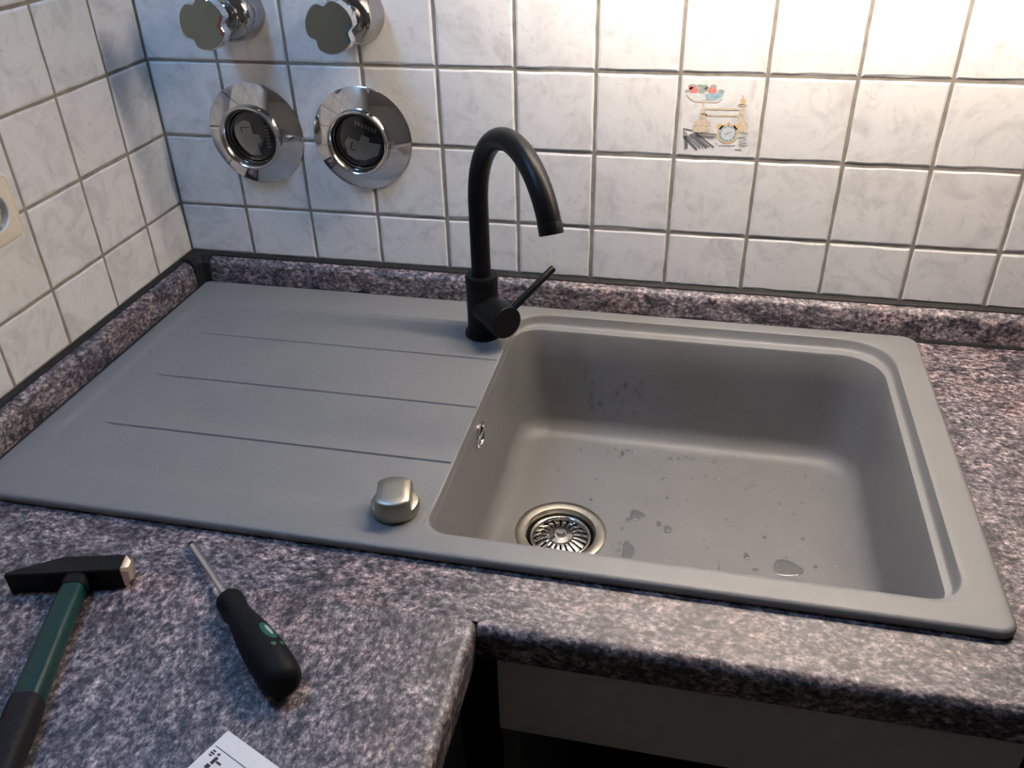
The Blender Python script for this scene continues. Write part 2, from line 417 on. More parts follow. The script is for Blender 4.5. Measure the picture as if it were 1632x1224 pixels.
# the leg runs towards the viewer; its nose is mitred into the other nose
r0 = ring(bm, [(u, YJ - 0.0001, z) for u, z in prof])
r1 = ring(bm, [(u, -2.0, z) for u, z in prof])
bridge(bm, r0, r1); cap(bm, r0[::-1]); cap(bm, r1)
top2 = tag(obj('worktop', bm, GRAN_Y, angle=30), 'mottled grey worktop leg with the hammer and screwdriver lying on it', 'worktop')

def upstand(name, axis, a, b, label, gm):
    s = -1 if axis == 'x' else 1
    t = thing(name, label, 'upstand')
    pr = [(0.0010, ZC+.002), (0.0010, 0.9335), (0.0045, 0.9335), (0.0125, 0.9305), (0.0165, 0.9275), (0.0185, 0.9235), (0.0205, 0.893), (0.0205, ZC+.002)]
    bm = bmesh.new(); extrude_profile(bm, [(s*u, z) for u, z in pr], axis, a, b); obj('strip', bm, gm, t, angle=28)
    se = [(-0.0006, 0.9338), (-0.0006, 0.9372), (0.0022, 0.9368), (0.0060, 0.9340), (0.0060, 0.9325), (0.003, 0.932)]
    bm = bmesh.new(); extrude_profile(bm, [(s*(u+.0012), z) for u, z in se], axis, a, b); obj('top_seal', bm, SEAL, t)
    lo = [(0.019, ZC+.0003), (0.019, ZC+.0045), (0.0212, ZC+.004), (0.0232, ZC+.0012), (0.0232, ZC+.0003)]
    bm = bmesh.new(); extrude_profile(bm, [(s*u, z) for u, z in lo], axis, a, b); obj('bottom_seal', bm, SEAL, t)
    return t
upstand('upstand', 'x', 0.034, 2.55, 'stone-look upstand strip between back wall tiles and sink', GRAN_X)
upstand('upstand', 'y', -0.034, -1.6, 'stone-look upstand strip along the left wall tiles', GRAN_Y)
bm = bmesh.new()
cp = [(0.001, -0.001), (0.001, -0.037), (0.0125, -0.037), (0.0215, -0.036), (0.0222, -0.026), (0.026, -0.0222), (0.036, -0.0215), (0.037, -0.0125), (0.037, -0.001)]
ctop = [(0.001, -0.001), (0.001, -0.037), (0.006, -0.037), (0.0150, -0.036), (0.0162, -0.022), (0.022, -0.0162), (0.036, -0.0150), (0.037, -0.006), (0.037, -0.001)]
l0 = ring(bm, [(x, y, ZC+.0005) for x, y in cp]); l1 = ring(bm, [(x, y, 0.927) for x, y in cp]); l2 = ring(bm, [(x, y, 0.9375) for x, y in ctop])
bridge(bm, l0, l1); bridge(bm, l1, l2); cap(bm, l0[::-1]); cap(bm, l2)
tag(obj('corner_cap', bm, SEAL, angle=25), 'dark plastic corner cap joining the two upstands', 'corner cap')

# base cabinets
cb = thing('sink_cabinet', 'white sink cabinet without door under the worktop edge', 'cabinet', (0.82, -0.30, 0))
def cpart(root, name, m, *b, bev=0.0008):
    bm = bmesh.new(); lx, ly, lz = root.location
    box(bm, b[0]-lx, b[1]-lx, b[2]-ly, b[3]-ly, b[4]-lz, b[5]-lz, bev=bev); return obj(name, bm, m, root, smooth=False)
cpart(cb, 'front_rail', WHITE_PANEL, 0.600, 1.036, -0.575, -0.559, 0.737, 0.849)
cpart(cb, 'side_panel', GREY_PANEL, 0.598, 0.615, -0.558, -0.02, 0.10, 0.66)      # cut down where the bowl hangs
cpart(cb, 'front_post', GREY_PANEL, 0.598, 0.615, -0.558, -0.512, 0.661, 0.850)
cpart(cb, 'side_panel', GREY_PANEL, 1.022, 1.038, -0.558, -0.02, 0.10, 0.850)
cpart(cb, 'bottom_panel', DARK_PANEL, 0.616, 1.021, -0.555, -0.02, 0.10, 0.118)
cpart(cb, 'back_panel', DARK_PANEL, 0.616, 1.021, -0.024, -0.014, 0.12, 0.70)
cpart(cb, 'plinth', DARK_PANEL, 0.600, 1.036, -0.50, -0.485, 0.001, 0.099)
cb2 = thing('base_cabinet', 'dark-gapped base cabinet right of the sink cabinet', 'cabinet', (1.35, -0.30, 0))
cpart(cb2, 'body', GREY_PANEL, 1.050, 1.65, -0.556, -0.02, 0.10, 0.850)
cpart(cb2, 'door', WHITE_PANEL, 1.052, 1.648, -0.575, -0.557, 0.11, 0.845)
cpart(cb2, 'plinth', DARK_PANEL, 1.05, 1.65, -0.50, -0.485, 0.001, 0.099)
cb3 = thing('base_cabinet', 'dark base cabinet under the worktop leg', 'cabinet', (0.28, -1.0, 0))
cpart(cb3, 'body', GREY_PANEL, 0.01, 0.548, -1.60, -0.62, 0.10, 0.850)
cpart(cb3, 'filler_strip', GREY_PANEL, 0.549, 0.566, -0.660, -0.585, 0.10, 0.848)
cpart(cb3, 'door', GREY_PANEL, 0.549, 0.567, -1.10, -0.664, 0.11, 0.846)
cpart(cb3, 'door', GREY_PANEL, 0.549, 0.567, -1.598, -1.104, 0.11, 0.846)
cpart(cb3, 'plinth', DARK_PANEL, 0.46, 0.475, -1.60, -0.62, 0.001, 0.099)

# ------------------------------------------------------------------ sink
SX0, SX1, SY0, SY1 = 0.0283, 1.0258, -0.5228, -0.0240
NC, NS = 9, 22
def rrect(x0, x1, y0, y1, r, z, hf=None):
    """closed loop, same vertex count for every call. r: radii at (x0,y0),(x1,y0),(x1,y1),(x0,y1)"""
    if not isinstance(r, (tuple, list)): r = (r,)*4
    pts = []
    cs = ((x0+r[0], y0+r[0], 180), (x1-r[1], y0+r[1], 270), (x1-r[2], y1-r[2], 0), (x0+r[3], y1-r[3], 90))
    arcs = []
    for (cx, cy, a0), rr in zip(cs, r):
        arcs.append([(cx + rr*math.cos(R(a0+90*k/NC)), cy + rr*math.sin(R(a0+90*k/NC))) for k in range(NC+1)])
    for i in range(4):
        pts += arcs[i]
        e, s = arcs[i][-1], arcs[(i+1) % 4][0]
        pts += [(e[0]+(s[0]-e[0])*k/NS, e[1]+(s[1]-e[1])*k/NS) for k in range(1, NS)]
    return [(x, y, z if hf is None else hf(x, y)) for x, y in pts]
GRV = (-0.172, -0.279, -0.385)
def sdf_rr(x, y, x0, x1, y0, y1, r):
    cx, cy = (x0+x1)/2, (y0+y1)/2; qx, qy = abs(x-cx)-((x1-x0)/2-r), abs(y-cy)-((y1-y0)/2-r)
    return r - (math.hypot(max(qx, 0), max(qy, 0)) + min(max(qx, qy), 0))      # >0 inside
def hgt(x, y):
    d = sdf_rr(x, y, 0.051, 0.90, -0.492, -0.083, 0.048)
    w = 0.010 + 0.03*sstep((-0.40 - y)/0.08)
    z = -0.0024*sstep(d/w)
    z *= 1 - sstep((x - 0.515)/0.06)
    for g in GRV:
        q = (y - g)
        prof = 1 - min(1, abs(q)/0.0022) if q < 0 else 1 - min(1, abs(q)/0.0012)
        z -= 0.0020*max(0, prof)*sstep((x - 0.092)/0.02)*(1 - sstep((x-0.5105)/0.003))
    return ZS + z
sink = thing('sink', 'grey composite kitchen sink with drainboard and large single bowl', 'sink', (0, 0, 0))
bm = bmesh.new()
IN = 0.009
FX0, FX1, FY0, FY1 = SX0+IN, SX1-IN, SY0+IN, SY1-IN
def per(ins, z, r): return ring(bm, rrect(SX0+ins, SX1-ins, SY0+ins, SY1-ins, r, z))
rad = (0.014, 0.016, 0.020, 0.010)
RR = lambda d: tuple(max(0.0004, q-d) for q in rad)
loops = [per(0.0040, ZC+0.0006, RR(.004)), per(0.0012, ZC+0.0012, RR(.0012)), per(0, ZC+.003, RR(0)), per(0, ZS-.0040, RR(0)), per(0.0009, ZS-.0018, RR(.0009)), per(0.0028, ZS-.0004, RR(.0028)), per(0.0050, ZS, RR(.005)), per(IN, ZS, 0.0004)]
for a, b in zip(loops[:-1], loops[1:]): bridge(bm, a, b)
XS = 0.5090
# drainboard grid
ys = set()
y = FY0
while y < FY1 - 1e-6: ys.add(round(y, 5)); y += 0.006
ys.add(FY1)
for g in GRV: ys |= {round(g + k*0.0006, 5) for k in range(-6, 5)}
for k in range(0, 9): ys.add(round(-0.083 - k*0.0013, 5))
ys = sorted(ys); xs = []
x = FX0
while x < XS - 1e-6: xs.append(x); x += 0.0022 if x < 0.125 else 0.006
xs.append(XS)
gv = [[bm.verts.new((x, y, hgt(x, y))) for y in ys] for x in xs]
for i in range(len(xs)-1):
    for j in range(len(ys)-1): bm.faces.new((gv[i][j], gv[i+1][j], gv[i+1][j+1], gv[i][j+1]))
# bowl surround and bowl
BR = (0.026, 0.034, 0.058, 0.042)
def lerp_loops(A, B, t): return [(a[0]+(b[0]-a[0])*t, a[1]+(b[1]-a[1])*t) for a, b in zip(A, B)]
LA = rrect(XS, FX1, FY0, FY1, 0.0004, ZS); LB = rrect(0.5098, 0.9925, -0.4952, -0.0465, BR, ZS)
prev = None
for t in (0, 0.2, 0.4, 0.6, 0.8, 1.0):
    cur = ring(bm, [(x, y, hgt(x, y)) for x, y in lerp_loops(LA, LB, t)])
    if prev: bridge(bm, prev, cur)
    prev = cur
def bl(x0, x1, y0, y1, dr, z):
    return rrect(x0, x1, y0, y1, tuple(max(0.012, q+dr) for q in BR), z)
hl = ring(bm, [(x, y, z - (ZS-hgt(x, y))*0.8) for (x, y, z) in bl(0.5108, 0.9915, -0.4942, -0.0475, -.001, ZS-.0006)]); bridge(bm, prev, hl); prev = hl
spec = [(0.5118, 0.9905, -0.4932, -0.0485, -.002, ZS-.0035), (0.5122, 0.9890, -0.4928, -0.0505, -.003, ZS-.0100), (0.5125, 0.9877, -0.4925, -0.0528, -.004, ZS-.0128),
        (0.5127, 0.9864, -0.4923, -0.0552, -.005, ZS-.0138), (0.5129, 0.9834, -0.4921, -0.0610, -.007, ZS-.0142), (0.5131, 0.9808, -0.4919, -0.0632, -.008, ZS-.0150), (0.5133, 0.9798, -0.4917, -0.0645, -.009, ZS-.0180),
        (0.5145, 0.9785, -0.4905, -0.0660, -.008, 0.84), (0.5165, 0.9770, -0.489, -0.0680, -.004, 0.78)]
ZF = 0.725; RF = 0.026
spec.append((0.518, 0.9755, -0.4875, -0.0695, 0.0, ZF+RF))
for k in range(1, 8):
    a = R(90*k/7); i = RF*(1-math.cos(a)); spec.append((0.518+i, 0.9755-i, -0.4875+i, -0.0695-i, -i*0.45, ZF+RF*(1-math.sin(a))))
spec.append((0.568, 0.915, -0.43, -0.13, -.012, ZF-0.0005))
for s in spec:
    cur = ring(bm, bl(*s)); bridge(bm, prev, cur); prev = cur
DX, DY = 0.6095, -0.281
cur = ring(bm, [(DX + 0.046*math.cos(a), DY + 0.046*math.sin(a), ZF-0.001) for a in [math.atan2(v.co.y-DY, v.co.x-DX) for v in prev]])
# the flange radius is inside the last floor loop only on its right: fan from the fillet loop
bridge(bm, prev, cur); prev = cur
cur = ring(bm, [(v.co.x, v.co.y, ZF-0.05) for v in prev]); bridge(bm, prev, cur)
bmesh.ops.remove_doubles(bm, verts=bm.verts[:], dist=0.00001)
basin = obj('basin', bm, SINK, sink, angle=40)
# drain
dr = thing('drain', 'x', 'x'); del dr['label']; del dr['category']; 
bpy.data.objects.remove(dr)
bm = bmesh.new()
lathe(bm, [(0.0560, -0.001), (0.0562, 0.0004), (0.0550, 0.0014), (0.0490, 0.0015), (0.0438, 0.0002), (0.0420, -0.0040), (0.0415, -0.0080), (0.0405, -0.018), (0.030, -0.024)], (DX, DY, ZF), n=56, c0=False)
flange = obj('drain_flange', bm, STEEL, sink, angle=50)
bm = bmesh.new()
lathe(bm, [(0.0378, -0.0100), (0.0382, -0.0070), (0.0368, -0.0058), (0.0340, -0.0066), (0.0325, -0.0095), (0.0320, -0.012)], (DX, DY, ZF), n=56, c0=False, c1=False)
basket = obj('strainer_rim', bm, CHROME_SOFT, sink, angle=60)
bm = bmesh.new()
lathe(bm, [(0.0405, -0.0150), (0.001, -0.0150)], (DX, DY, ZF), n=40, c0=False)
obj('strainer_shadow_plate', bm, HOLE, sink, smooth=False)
nb = 20
bm = bmesh.new()
for k in range(nb):                       # ribs of the strainer basket
    a = 2*math.pi*k/nb; ca, sa = math.cos(a), math.sin(a)
    prev = None
    for r, z, w in ((0.0325, -0.0105, 0.0032), (0.029, -0.0090, 0.0031), (0.025, -0.0072, 0.0027), (0.021, -0.0060, 0.0022), (0.0165, -0.0056, 0.0018)):
        cur = ring(bm, [(DX+r*ca-w*sa*s, DY+r*sa+w*ca*s, ZF+z-dz) for s, dz in ((-1, 0.0006), (0, 0), (1, 0.0006))])
        if prev: bridge(bm, prev, cur, closed=False)
        prev = cur
obj('strainer_ribs', bm, CHROME_SOFT, sink)
bm = bmesh.new()
lathe(bm, [(0.0165, -0.0066), (0.0150, -0.0048), (0.0100, -0.0040), (0.0080, -0.0036), (0.0070, 0.0000), (0.0055, 0.0018), (0.001, 0.0022)], (DX, DY, ZF), n=40, c0=False)
obj('strainer_knob', bm, CHROME_SOFT, sink)
# overflow rosette in the left bowl wall
ov = Vector((0.5140, -0.286, 0.8635))
bm = bmesh.new()
lathe(bm, [(0.0165, -0.0005), (0.0165, 0.0012), (0.0150, 0.0026), (0.0128, 0.0028), (0.0118, 0.0016), (0.0115, -0.0002)], ov, (1, 0, 0.015), n=40, c0=False, c1=False)
over = obj('overflow_ring', bm, CHROME, sink)
bm = bmesh.new(); lathe(bm, [(0.0118, 0.0004), (0.001, 0.0006)], ov, (1, 0, 0.015), n=32, c0=False)
obj('overflow_opening', bm, HOLE, over)
bm = bmesh.new()
box(bm, ov.x+.0003, ov.x+.0028, ov.y-.0122, ov.y+.0122, ov.z-.0028, ov.z+.0028, bev=.0010, seg=2)
obj('overflow_bar', bm, CHROME, over)
# pop-up control knob on the drainboard edge
KX, KY = 0.4770, -0.4700
kn = Matrix.Translation((KX, KY, ZS)) @ Matrix.Rotation(R(14), 4, 'Z')
bm = bmesh.new()
lathe(bm, [(0.0195, -0.0006), (0.0225, 0.0010), (0.0240, 0.0045), (0.0240, 0.0085), (0.0228, 0.0110), (0.0200, 0.0122)], n=56)
def kout(r, hx, z, n=12):
    a = math.asin(min(0.999, math.sqrt(max(0, r*r-hx*hx))/r)) ; pts = []
    a = math.acos(hx/r)
    for k in range(n+1):
        t = a + (math.pi-2*a)*k/n; pts.append((r*math.cos(t), r*math.sin(t), z))
    for k in range(n+1):
        t = math.pi + a + (math.pi-2*a)*k/n; pts.append((r*math.cos(t), r*math.sin(t), z))
    return pts
pl = None
for r, hx, z in ((0.0240, 0.0178, 0.0080), (0.0238, 0.0170, 0.0170), (0.0232, 0.0166, 0.0215), (0.0222, 0.0160, 0.0235), (0.0205, 0.0148, 0.0246), (0.0120, 0.0090, 0.0250)):
    cur = ring(bm, kout(r, hx, z))
    if pl: bridge(bm, pl, cur)
    pl = cur
cap(bm, pl)
bm.transform(kn)
obj('control_knob', bm, steel_mat('knob_steel', (0.40, 0.375, 0.32), 0.42), sink, angle=35)

# ------------------------------------------------------------------ faucet
FXc, FYc = 0.4770, -0.1080
fa = thing('faucet', 'matt black swan-neck kitchen faucet standing on the grey sink', 'faucet', (FXc, FYc, ZS-0.0022))
bm = bmesh.new(); lathe(bm, [(0.0240, 0.0), (0.0246, 0.0008), (0.0246, 0.0040), (0.0236, 0.0056), (0.0205, 0.0060)], n=48); obj('base_ring', bm, BLACK, fa)
bm = bmesh.new(); lathe(bm, [(0.0205, 0.005), (0.0205, 0.0735), (0.0204, 0.0740), (0.0207, 0.0745), (0.0207, 0.0835), (0.0200, 0.0852), (0.0185, 0.0855)], n=48); obj('body', bm, BLACK, fa, angle=30)
phi, rr_, zc = 0.632, 0.1035, 1.0785 - ZS
pts = [(0, 0, 0.078 + (zc-0.078)*k/8) for k in range(9)]
END = 2.78
for k in range(1, 33):
    a = END*k/32; s = rr_*(1-math.cos(a)); pts.append((s*math.sin(phi), -s*math.cos(phi), zc + rr_*math.sin(a)))
bm = bmesh.new(); tube(bm, pts, 0.0123, 32); spout = obj('spout', bm, BLACK, fa, angle=50)
e, q = Vector(pts[-1]), (Vector(pts[-1])-Vector(pts[-2])).normalized()
bm = bmesh.new(); lathe(bm, [(0.0126, -0.011), (0.0128, -0.0105), (0.0128, 0.0006), (0.0122, 0.0012), (0.0100, 0.0012), (0.0098, -0.003)], e, q, 36, c1=True); obj('aerator', bm, BLACK, spout)
psi = R(45); hd = Vector((math.sin(psi), -math.cos(psi), 0)); hz = 0.0405
bm = bmesh.new(); lathe(bm, [(0.0200, 0.006), (0.0200, 0.0335)], (0, 0, hz), hd, 44); obj('cartridge_housing', bm, BLACK, fa)
bm = bmesh.new(); lathe(bm, [(0.0200, 0.0342), (0.0212, 0.0350), (0.0212, 0.0570), (0.0206, 0.0580), (0.0190, 0.0582)], (0, 0, hz), hd, 44); hub = obj('handle_hub', bm, BLACK, fa, angle=30)
lv = Vector((math.cos(R(32))*.7071, math.cos(R(32))*.7071, math.sin(R(32))))
o0 = Vector((0, 0, hz)) + hd*0.046
bm = bmesh.new(); tube(bm, [o0+lv*0.015, o0+lv*0.05, o0+lv*0.0925, o0+lv*0.0935], [0.0046, 0.0046, 0.0046, 0.0042], 20); obj('lever', bm, BLACK, hub, angle=50)

# ------------------------------------------------------------------ valve handles on the wall
def valve(x, z, rot, ringm, label):
    t = thing('valve_handle', label, 'valve', (x, 0, z), group='stop valves above the water meters')
    ax = (0, -1, 0)
    bm = bmesh.new(); lathe(bm, [(0.0345, 0.0003), (0.0350, 0.0030), (0.0342, 0.0080), (0.0330, 0.0240), (0.0318, 0.0330), (0.0285, 0.0400), (0.0220, 0.0440), (0.0165, 0.0450)], (0, 0, 0), ax, 48); obj('rosette', bm, CHROME_DARK, t, angle=45)
    bm = bmesh.new(); lathe(bm, [(0.0150, 0.0445), (0.0138, 0.0490), (0.0145, 0.0560), (0.0185, 0.0680), (0.0205, 0.0730)], (0, 0, 0), ax, 40); obj('neck', bm, CHROME_SOFT, t)
    def tref(k, y):
        pts = []
        for i in range(72):
            a = 2*math.pi*i/72
            r = 0.0300
            for nn in (5, 118, 236):
                d = (math.degrees(a) - nn - rot + 180) % 360 - 180
                r -= 0.0062*math.exp(-(d/13.0)**2)
            pts.append((r*k*math.cos(a), -y, r*k*math.sin(a)))
        return pts
    bm = bmesh.new(); pv = None
    for k, y in ((0.62, 0.0715), (0.93, 0.0760), (1.0, 0.0790), (1.0, 0.0905), (0.985, 0.0922), (0.955, 0.0930)):
        cur = ring(bm, tref(k, y))
        if pv: bridge(bm, pv, cur)
        else: cap(bm, cur[::-1])
        pv = cur
    cap(bm, pv); grip = obj('grip', bm, CHROME, t, angle=30)
    bm = bmesh.new(); fr = ring(bm, tref(0.945, 0.09305)); f2 = ring(bm, tref(0.945, 0.0933)); bridge(bm, fr, f2); cap(bm, f2)
    obj('face_plate', bm, FACE, grip, smooth=False)
    bm = bmesh.new()                                         # coloured mark round the right-hand notch
    A = []; B = []
    for i in range(13):
        a = R(rot + 5 - 24 + 48*i/12); d = (math.degrees(a)-rot-5)
        base = 0.0300 - 0.0062*math.exp(-(d/13.0)**2)
        A.append((base*0.93*math.cos(a), -0.0935, base*0.93*math.sin(a))); B.append(((base*0.93-0.0030)*math.cos(a), -0.0935, (base*0.93-0.0030)*math.sin(a)))
    bridge(bm, ring(bm, A), ring(bm, B), closed=False); obj('colour_mark', bm, ringm, grip, smooth=False)
    return t
FACE = mat('greenish_face', (0.20, 0.22, 0.19), 0.22, 0.85)
RED = rubber_mat('red_mark', (0.30, 0.05, 0.035), 0.4); BLUE = rubber_mat('blue_mark', (0.035, 0.12, 0.16), 0.4)
valve(0.1475, 1.2725, -8, RED, 'chrome valve handle with red mark, nearest the corner')
valve(0.3065, 1.2715, -18, BLUE, 'chrome valve handle with blue mark')

# ------------------------------------------------------------------ water meters with chrome rosettes
DIAL = rubber_mat('dial_dark', (0.012, 0.013, 0.018), 0.4, 200, 0.3); DIALW = rubber_mat('dial_white', (0.62, 0.62, 0.58), 0.5, 200, 0.06)
def meter(x, z, rot, label):
    t = thing('water_meter', label, 'water meter', (x, 0, z), group='water meters on the tiled wall')
    ax = (0, -1, 0)
    bm = bmesh.new(); lathe(bm, [(0.0400, 0.0090), (0.0415, 0.0105), (0.0675, 0.0020), (0.0685, 0.0012), (0.0685, 0.0004), (0.0400, 0.0070)], (0, 0, 0), ax, 72, c0=False, c1=False); obj('rosette', bm, CHROME, t, angle=30)
    bm = bmesh.new(); lathe(bm, [(0.0425, 0.0085), (0.0428, 0.0215), (0.0420, 0.0240), (0.0400, 0.0248), (0.0378, 0.0232), (0.0345, 0.0130), (0.0335, 0.0060)], (0, 0, 0), ax, 64, c0=False, c1=False); obj('collar', bm, CHROME_SOFT, t, angle=40)
    bm = bmesh.new(); lathe(bm, [(0.0340, 0.0040), (0.0340, 0.0070), (0.001, 0.0070)], (0, 0, 0), ax, 48); d = obj('dial', bm, DIAL, t, smooth=False)
    M = Matrix.Rotation(R(rot), 4, 'Y')
    bm = bmesh.new()
    y = -0.00725
    for p in ([(-0.026, 0.012), (-0.012, 0.020), (-0.003, 0.018), (-0.002, 0.002), (0.008, 0.001), (0.008, -0.010), (0.002, -0.011), (0.006, -0.027), (-0.010, -0.027), (-0.024, -0.012), (-0.028, 0.0)],):
        cap(bm, ring(bm, [(a, y, b) for a, b in p]))
    bm.transform(M); obj('dial_plate', bm, DIALW, d, smooth=False)
    bm = bmesh.new(); y = -0.0075
    for (x0, z0, x1, z1, w) in ((-0.018, 0.010, -0.006, 0.0105, .0012), (-0.018, 0.010, -0.0165, 0.003, .0012)):
        cap(bm, ring(bm, [(a/1000, y, b/1000) for a, b in line(x0*1000, z0*1000, x1*1000, z1*1000, w*1000)]))
    bm.transform(M); obj('dial_print', bm, INK, d, smooth=False)
    bm = bmesh.new(); y = -0.0075
    for k in range(7):
        cap(bm, ring(bm, [(a, y, b) for a, b in ((0.017, 0.014-k*.0046), (0.017, 0.011-k*.0046), (0.0225, 0.0113-k*.0046), (0.0225, 0.0143-k*.0046))]))
    bm.transform(M); obj('dial_figures', bm, INK_GREY, d, smooth=False)
    bm = bmesh.new(); lathe(bm, [(0.0335, 0.0105), (0.0330, 0.0115), (0.026, 0.0135), (0.014, 0.0148), (0.001, 0.0150), (0.001, 0.0140), (0.014, 0.0138), (0.026, 0.0125), (0.0325, 0.0104)], (0, 0, 0), ax, 48, c0=False, c1=False); obj('glass', bm, GLASS, t)
    return t
meter(0.1405, 1.1165, 0, 'chrome water meter nearest the corner, dial label to the left')
meter(0.2935, 1.1160, -68, 'chrome water meter farther from the corner, dial label at the bottom')

# ------------------------------------------------------------------ socket on the left wall
so = thing('power_socket', 'cream power socket on the left wall tiles', 'socket', (0, -0.3435, 1.1265))
def rr2(h, r, x, n=72):
    pts = []
    for k in range(n):
        a = 2*math.pi*k/n; ca, sa = math.cos(a), math.sin(a); lo, hi = 0.0, 2*h
        for _ in range(30):
            t = (lo+hi)/2; qx, qz = abs(t*ca)-(h-r), abs(t*sa)-(h-r)
            d = math.hypot(max(qx, 0), max(qz, 0)) + min(max(qx, qz), 0) - r
            lo, hi = (t, hi) if d < 0 else (lo, t)
        pts.append((x, lo*ca, lo*sa))
    return pts
bm = bmesh.new(); pv = None
for h, r, x in ((0.0375, 0.010, 0.0004), (0.0375, 0.010, 0.0040), (0.0362, 0.010, 0.0072), (0.0335, 0.010, 0.0088), (0.0330, 0.010, 0.0082), (0.0322, 0.010, 0.0091)):
    cur = ring(bm, rr2(h, r, x))
    if pv: bridge(bm, pv, cur)
    else: cap(bm, cur[::-1])
    pv = cur
circ = ring(bm, [(0.0100, 0.0215*math.cos(math.atan2(v.co.z, v.co.y)), 0.0215*math.sin(math.atan2(v.co.z, v.co.y))) for v in pv]); bridge(bm, pv, circ)
obj('cover_plate', bm, CREAM, so, angle=30)
bm = bmesh.new(); lathe(bm, [(0.0220, 0.0098), (0.0212, 0.0104), (0.0200, 0.0098), (0.0195, 0.0012), (0.001, 0.0012)], (0, 0, 0), (1, 0, 0), 48, c0=False); ins = obj('insert', bm, INSERT, so, angle=30)
for s in (-1, 1):
    bm = bmesh.new(); box(bm, 0.0015, 0.0105, -0.0035, 0.0035, s*0.0165-.0016, s*0.0165+.0016, bev=.0006); obj('earth_clip', bm, STEEL, ins)
    bm = bmesh.new(); lathe(bm, [(0.0026, 0.0013), (0.0024, 0.0016)], (0, s*0.0095, 0), (1, 0, 0), 16); obj('pin_hole', bm, HOLE, ins)
bm = bmesh.new(); box(bm, 0.0013, 0.0052, -0.0165, 0.0165, -0.0036, 0.0036, bev=.001); obj('bridge', bm, INSERT, ins)

# ------------------------------------------------------------------ hammer
hm = thing('hammer', 'hammer with black head and dark green handle lying on the worktop', 'hammer', (0.2290, -0.6170, ZC+0.0002), (0, 0, math.atan2(0.265, 0.964)))
H = 0.0225
bm = bmesh.new(); pv = None
def hsec(x, y0, y1, z0, z1, c):
    return [(x, y0+c, z0), (x, y1-c, z0), (x, y1, z0+c), (x, y1, z1-c), (x, y1-c, z1), (x, y0+c, z1), (x, y0, z1-c), (x, y0, z0+c)]
for s in ((-0.0615, 0.0010, 0.0042, 0.0006, H-.0006, .0008), (-0.0605, 0.0004, 0.0052, 0, H, .0010), (-0.020, 0.0, 0.0205, 0, H, .0012), (-0.012, 0.0, 0.0215, 0, H, .0012), (0.034, 0.0, 0.0205, 0.0, H, .0012), (0.0395, 0.0003, 0.0202, 0.0003, H-.0003, .0016)):
    cur = ring(bm, hsec(*s))
    if pv: bridge(bm, pv, cur)
    else: cap(bm, cur[::-1])
    pv = cur
cap(bm, pv); head = obj('head', bm, BLACK_PAINT, hm, angle=20)
bm = bmesh.new(); pv = None
for s in ((0.0393, 0.0003, 0.0202, 0.0003, H-.0003, .0016), (0.0405, 0.0006, 0.0199, 0.0006, H-.0006, .0020), (0.0445, 0.0036, 0.0170, 0.0036, H-.0036, .0030), (0.0450, 0.006, 0.0145, 0.006, H-.006, .0030)):
    cur = ring(bm, hsec(*s))
    if pv: bridge(bm, pv, cur)
    pv = cur
cap(bm, pv); obj('striking_face', bm, STEEL_FACE, head, angle=25)
def hgrip(name, m, secs, par, n=28):
    bm = bmesh.new(); pv = None
    for y, cx, w, hh, zc in secs:
        cur = ring(bm, [(cx + math.copysign(abs(math.cos(2*math.pi*k/n))**0.62, math.cos(2*math.pi*k/n))*w, y, zc + math.copysign(abs(math.sin(2*math.pi*k/n))**0.75, math.sin(2*math.pi*k/n))*hh) for k in range(n)])
        if pv: bridge(bm, pv, cur)
        else: cap(bm, cur[::-1])
        pv = cur
    cap(bm, pv); return obj(name, bm, m, par, angle=35)
hgrip('collar', RUBBER, [(0.001, 0.000, 0.0108, 0.0098, 0.0118), (-0.008, 0.0010, 0.0114, 0.0104, 0.0120), (-0.011, 0.0012, 0.0110, 0.0100, 0.0120)], hm)
hgrip('handle', GREEN, [(-0.0105, 0.0012, 0.0100, 0.0092, 0.0122), (-0.020, 0.0016, 0.0108, 0.0095, 0.0126), (-0.055, 0.004, 0.0110, 0.0098, 0.0130), (-0.090, 0.0068, 0.0112, 0.0104, 0.0130), (-0.1285, 0.0097, 0.0118, 0.0112, 0.0130)], hm)
hgrip('grip', GRIP, [(-0.1282, 0.0097, 0.0121, 0.0115, 0.0130), (-0.132, 0.0100, 0.0126, 0.0119, 0.0128), (-0.150, 0.0114, 0.0130, 0.0123, 0.0126), (-0.190, 0.0135, 0.0132, 0.0122, 0.0126), (-0.235, 0.0150, 0.0138, 0.0124, 0.0126), (-0.262, 0.0155, 0.0145, 0.0124, 0.0126), (-0.268, 0.0155, 0.0130, 0.0110, 0.0126)], hm)

# ------------------------------------------------------------------ screwdriver
A = Vector((0.4640, -0.6890, ZC+0.0168)); B = Vector((0.2975, -0.5455, ZC+0.0045))
sd = thing('screwdriver', 'screwdriver with black and green handle lying on the worktop', 'screwdriver', A)
ax = (B-A).normalized(); L = (B-A).length
bm = bmesh.new()
hp = [(0.006, -0.0010), (0.0105, 0.0004), (0.0140, 0.0040), (0.0158, 0.010), (0.0166, 0.020), (0.0168, 0.034), (0.0165, 0.048), (0.0152, 0.064), (0.0132, 0.080), (0.0112, 0.092), (0.0105, 0.100), (0.0110, 0.107), (0.0120, 0.113), (0.0122, 0.118), (0.0112, 0.1215), (0.0080, 0.1225)]
lathe(bm, hp, (0, 0, 0), ax, 36); han = obj('handle', bm, RUBBER, sd, angle=50)
bm = bmesh.new(); lathe(bm, [(0.0031, 0.121), (0.0031, L-.006)], (0, 0, 0), ax, 20); obj('shaft', bm, SHAFT, sd)
